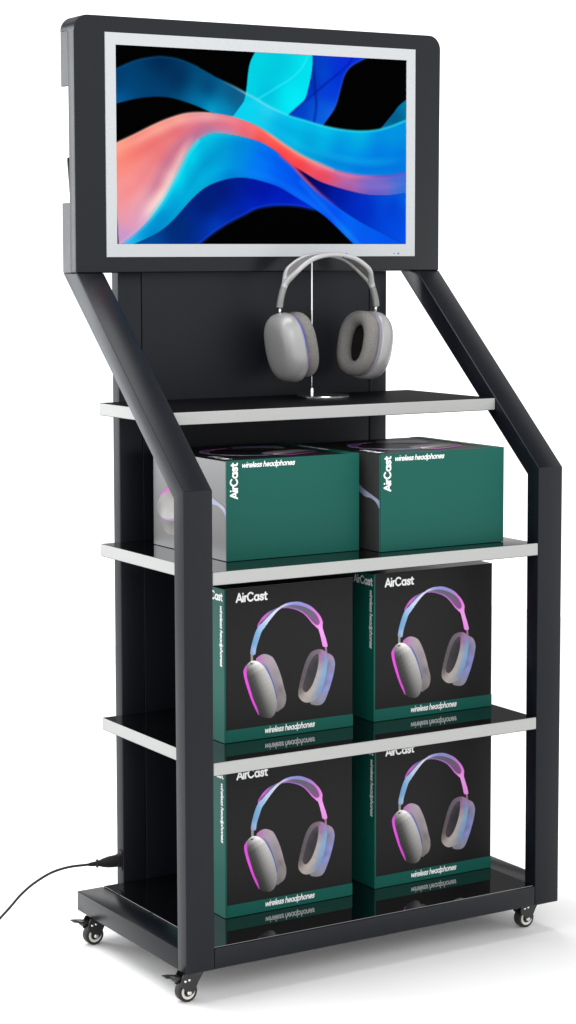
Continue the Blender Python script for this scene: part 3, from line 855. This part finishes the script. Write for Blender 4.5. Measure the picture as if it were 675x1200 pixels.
sc_.fill([tuple(p) for p in crv([(193.2, 50.4), (189.0, 62.4), (174.7, 71.5), (145, 82), (122, 84), (112, 70), (114, 50), (126, 42), (148, 38), (167.2, 36.8), (183.2, 40.9)], 5, True)], [(190, 52, (150, 150, 148)), (175, 68, (190, 188, 186)), (150, 78, (160, 158, 156)), (150, 55, (200, 198, 195)), (170, 42, (225, 223, 220)), (148, 42, (228, 226, 223)), (125, 60, (170, 168, 165))])
sc_.fill([tuple(p) for p in crv([(188, 66), (174.7, 75.3), (158.5, 83), (140.7, 87.5), (122, 87), (112, 76), (122, 82), (140.7, 83), (156, 78.5), (172, 72)], 5, True)], [(188, 66, (235, 120, 225)), (160, 80, (245, 95, 220)), (140, 86, (235, 130, 222)), (120, 84, (220, 120, 220))])
sc_.stroke([(180, 37.5), (160, 37.0), (141, 41), (126, 44)], (175, 130, 205), 1.0, 0.8, 2)


def make_box(label, group):
    root = thing('headphone_box', label, 'box', (0, 0, 0), group)
    e = 0.0004
    bm = box(bmesh.new(), 0, BW, 0, BT, 0, BH, 0.0007, 1)
    obj('carton', bm, M['black_card'], root)
    obj('spine', box(bmesh.new(), -e, 0.002, -e, BT + e, -e, BH + e, 0.0003, 1), M['green_card'], root)
    # bottom band wraps the front, the foot and the right side
    obj('green_band', box(bmesh.new(), 0.0021, BW + e, -e, BT + e, -e, 0.0165, 0.0003, 1), M['green_card'], root)
    obj('silver_top', box(bmesh.new(), 0.0021, BW + e, 0.0006, BT + e, BH - 0.001, BH + e, 0.0003, 1), M['silver_card'], root)
    PRINT.mesh('printed_headphones', lambda u, v: np.stack([u * MM, np.full_like(u, -0.0003), v * MM], 1), M['ink'], root, True, 0.88)
    sc_.mesh('printed_earcup', lambda u, v: np.stack([u * MM, BT - v * MM, np.full_like(u, BH + 0.0007)], 1), M['ink'], root, True, 0.5)
    lettering('title_lettering', 'AirCast', (0.0183, -0.0004, 0.1862), (1, 0, 0), (0, 0, 1), 0.0475, root, 0.0, 0.098, 0.98)
    lettering('subtitle_lettering', 'wireless headphones', (0.0610, -0.0008, 0.0062), (1, 0, 0), (0, 0, 1), 0.0785, root, 0.24, 0.08, 1.18)
    lettering('title_lettering', 'AirCast', (-0.0008, 0.0495, 0.1890), (0, -1, 0), (0, 0, 1), 0.0465, root, 0.0, 0.098, 0.95)
    lettering('subtitle_lettering', 'wireless headphones', (-0.0008, 0.0098, 0.1832), (0, 0, -1), (0, -1, 0), 0.0810, root, 0.24, 0.08, 1.0)
    return root


def copy_thing(root, label):
    r = root.copy()
    COL.objects.link(r)
    r['label'] = label
    for ch in list(root.children):
        c = ch.copy()
        COL.objects.link(c)
        c.parent = r
    return r


STAND_G = 'black headphone boxes standing upright on the lower shelves'
LIE_G = 'headphone boxes lying with their green side to the front'
first = make_box('black headphone box at the left of the upper standing row, its whole title visible', STAND_G)
first.location = (0.1066, 0.0865, 0.2697 + 0.0009)
spots = [
    ((0.3466, 0.0915, 0.2697 + 0.0009), 'black headphone box at the right of the upper standing row, below the right lying box'),
    ((0.1128, 0.0970, HB + 0.0013), 'black headphone box at the left on the stand base, beside the left front post'),
    ((0.3573, 0.1045, HB + 0.0013), 'black headphone box at the right on the stand base, nearest the right front post'),
]
for loc, lab in spots:
    c = copy_thing(first, lab)
    c.location = loc
LIE = Matrix(((0, 0, -1), (1, 0, 0), (0, -1, 0))).to_4x4()
for (x, y), lab in (((0.3066, 0.0692), 'lying headphone box with its silver end showing, left of two on the second shelf'),
                    ((0.5258, 0.0375), 'lying green-sided headphone box nearest the right post, right of two on the second shelf')):
    c = copy_thing(first, lab)
    c['group'] = LIE_G
    m_ = LIE.copy()
    m_.translation = Vector((x, y, ZS[1] + BT + 0.0009))
    c.matrix_world = m_

# ------------------------------------------------------------------ headphone stand with headphones
SX, SY, SZ = 0.3600, 0.2420, ZS[0]
hst = thing('headphone_stand', 'slim chrome headphone stand with a round foot on the top shelf', 'headphone stand', (SX, SY, SZ))
obj('round_foot', lathe(bmesh.new(), [(0, 0), (0.0365, 0), (0.0375, 0.0008), (0.0375, 0.0026), (0.0366, 0.0034), (0, 0.0034)], (0, 0, 0), 2, 64), M['chrome'], hst, angle=35)
RX, RY = 0.0015, 0.0335
obj('collar', lathe(bmesh.new(), [(0, 0.0033), (0.0025, 0.0033), (0.0025, 0.011), (0.0021, 0.0118), (0, 0.0118)], (RX, RY, 0), 2, 20), M['chrome'], hst, angle=35)
rp = [(RX, RY, 0.0115), (RX, RY, 0.10), (RX, RY, 0.185), (RX, RY, 0.192), (RX, RY - 0.002, 0.1955), (RX, RY - 0.006, 0.1968), (RX, RY - 0.015, 0.1968)]
obj('rod', tube(bmesh.new(), rp, 0.0014, 12), M['chrome'], hst, smooth=True)

HX, HY, HZ = 0.3750, 0.2520, 0.9125
hp = thing('headphones', 'silver grey over-ear headphones hanging on the chrome stand on the top shelf', 'headphones', (HX, HY, HZ))
hp.rotation_euler = (0, 0, math.radians(-2))
ARCH = [(-0.0800, -0.0745), (-0.0785, -0.064), (-0.0745, -0.050), (-0.0680, -0.0350), (-0.0560, -0.0195), (-0.0370, -0.0070), (-0.0180, -0.0015), (0, 0)]
ARCH = ARCH + [(-x, z) for x, z in ARCH[-2::-1]]
ac = crv(ARCH, 8)
nA = len(ac)


def split(i):
    """half gap between the two rails along the band"""
    x, z = ac[i]
    t = min(max((z + 0.044) / 0.026, 0), 1)
    return 0.017 * t * t * (3 - 2 * t)


bm = bmesh.new()
for s in (-1, 1):
    tube(bm, [(x, s * (split(i) + 0.0), z) for i, (x, z) in enumerate(ac)],
         [0.0047 - 0.0013 * min(1, split(i) / 0.017) for i in range(nA)], 12)
hb = obj('headband', bm, M['band'], hp, smooth=True)
bm = bmesh.new()
NC = 8
rows = []
for i, (x, z) in enumerate(ac):
    g = split(i) - 0.0008
    if g < 0.001:
        continue
    rows.append([bm.verts.new((x * (1 - 0.02 * math.sin(math.pi * k / NC)), -g + 2 * g * k / NC, z - 0.0010 * math.sin(math.pi * k / NC))) for k in range(NC + 1)])
for A, B in zip(rows, rows[1:]):
    for k in range(NC):
        bm.faces.new((A[k], A[k + 1], B[k + 1], B[k]))
cn = obj('canopy', bm, M['fabric'], hb, smooth=True)
sol = cn.modifiers.new('thickness', 'SOLIDIFY')
sol.thickness = 0.0012
bm = lathe(bmesh.new(), [(0, -0.0035), (0.0033, -0.0035), (0.0033, 0.0035), (0, 0.0035)], (0.016, -0.0168, -0.0012), 0, 20)
obj('rail_clip', bm, M['chrome'], hb, angle=40)


def oval(a, b, n, ex=2.45):
    out = []
    for i in range(n):
        t = 2 * math.pi * i / n
        c, s = math.cos(t), math.sin(t)
        out.append((b * math.copysign(abs(c) ** (2 / ex), c), a * math.copysign(abs(s) ** (2 / ex), s)))
    return out


def loft(bm, rings, close=False):
    R = [[bm.verts.new(p) for p in r] for r in rings]
    m_ = len(R[0])
    prs = list(zip(R, R[1:])) + ([(R[-1], R[0])] if close else [])
    for A, B in prs:
        for k in range(m_):
            bm.faces.new((A[k], A[(k + 1) % m_], B[(k + 1) % m_], B[k]))
    if not close:
        bm.faces.new(R[0][::-1])
        bm.faces.new(R[-1])
    return bm


NO = 56
GL = ring_mat('blue reflection ring', (0.05, 0.05, 0.50), (0.40, 0.20, 0.32), -0.042, 0.01)  # coloured light reflected between shell and cushion, painted as a blue-to-pink blend
GR = ring_mat('lilac reflection ring', (0.21, 0.19, 0.26), (0.25, 0.22, 0.25), -0.042, 0.01)
for s in (-1, 1):
    piv = Matrix.Translation((s * 0.0592, 0, -0.1290)) @ Matrix.Rotation(math.radians(11 if s > 0 else 1), 4, 'Z') @ Matrix.Rotation(math.radians(s * 11), 4, 'Y')
    # post
    top = Vector((s * 0.0798, 0, -0.072))
    botm = piv @ Vector((s * 0.012, 0, 0.0470))
    bm = tube(bmesh.new(), [top, botm], 0.0021, 12)
    obj('post', bm, M['chrome'], hp, smooth=True)
    # outer shell (outward = s * x)
    pr = [(-0.0005, 0.90), (0.0, 0.945), (0.003, 0.985), (0.008, 1.0), (0.013, 0.995), (0.018, 0.965), (0.022, 0.915), (0.0252, 0.84), (0.0275, 0.74), (0.0288, 0.60), (0.0295, 0.40), (0.0298, 0.15)]
    rings = [[(s * h, y * k, z * k) for y, z in oval(0.0500, 0.0400, NO)] for h, k in pr]
    cup = obj('ear_cup', loft(bmesh.new(), rings), M['silver_plastic'], hp, smooth=True)
    cup.matrix_local = piv
    lathe_bm = lathe(bmesh.new(), [(0, 0.0435), (0.0046, 0.0435), (0.0046, 0.0488), (0.0034, 0.0498), (0, 0.0498)], (s * 0.012, 0, 0), 2, 20)
    obj('post_socket', lathe_bm, M['silver_plastic'], cup, angle=40)
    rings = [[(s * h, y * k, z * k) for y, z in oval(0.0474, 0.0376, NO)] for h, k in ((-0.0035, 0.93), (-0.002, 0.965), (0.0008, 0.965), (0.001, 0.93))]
    obj('reflection_ring', loft(bmesh.new(), rings), GL if s < 0 else GR, cup, smooth=True)  # added ring that carries the painted reflection
    # cushion: puffed oval ring
    rings = []
    for q in range(20):
        a = 2 * math.pi * q / 20
        dr = 0.0104 * math.cos(a)
        h = -0.0125 + 0.0112 * math.sin(a)
        rings.append([(s * h, y / 0.0345 * (0.0272 + dr), z / 0.0425 * (0.0366 + dr)) for y, z in oval(0.0425, 0.0345, NO)])
    obj('cushion', loft(bmesh.new(), rings, True), M['fabric'], cup, smooth=True)
    rings = [[(s * h, y * k, z * k) for y, z in oval(0.034, 0.027, NO)] for h, k in ((-0.006, 1), (-0.0045, 1))]
    obj('driver_cloth', loft(bmesh.new(), rings), M['dark_fabric'], cup)
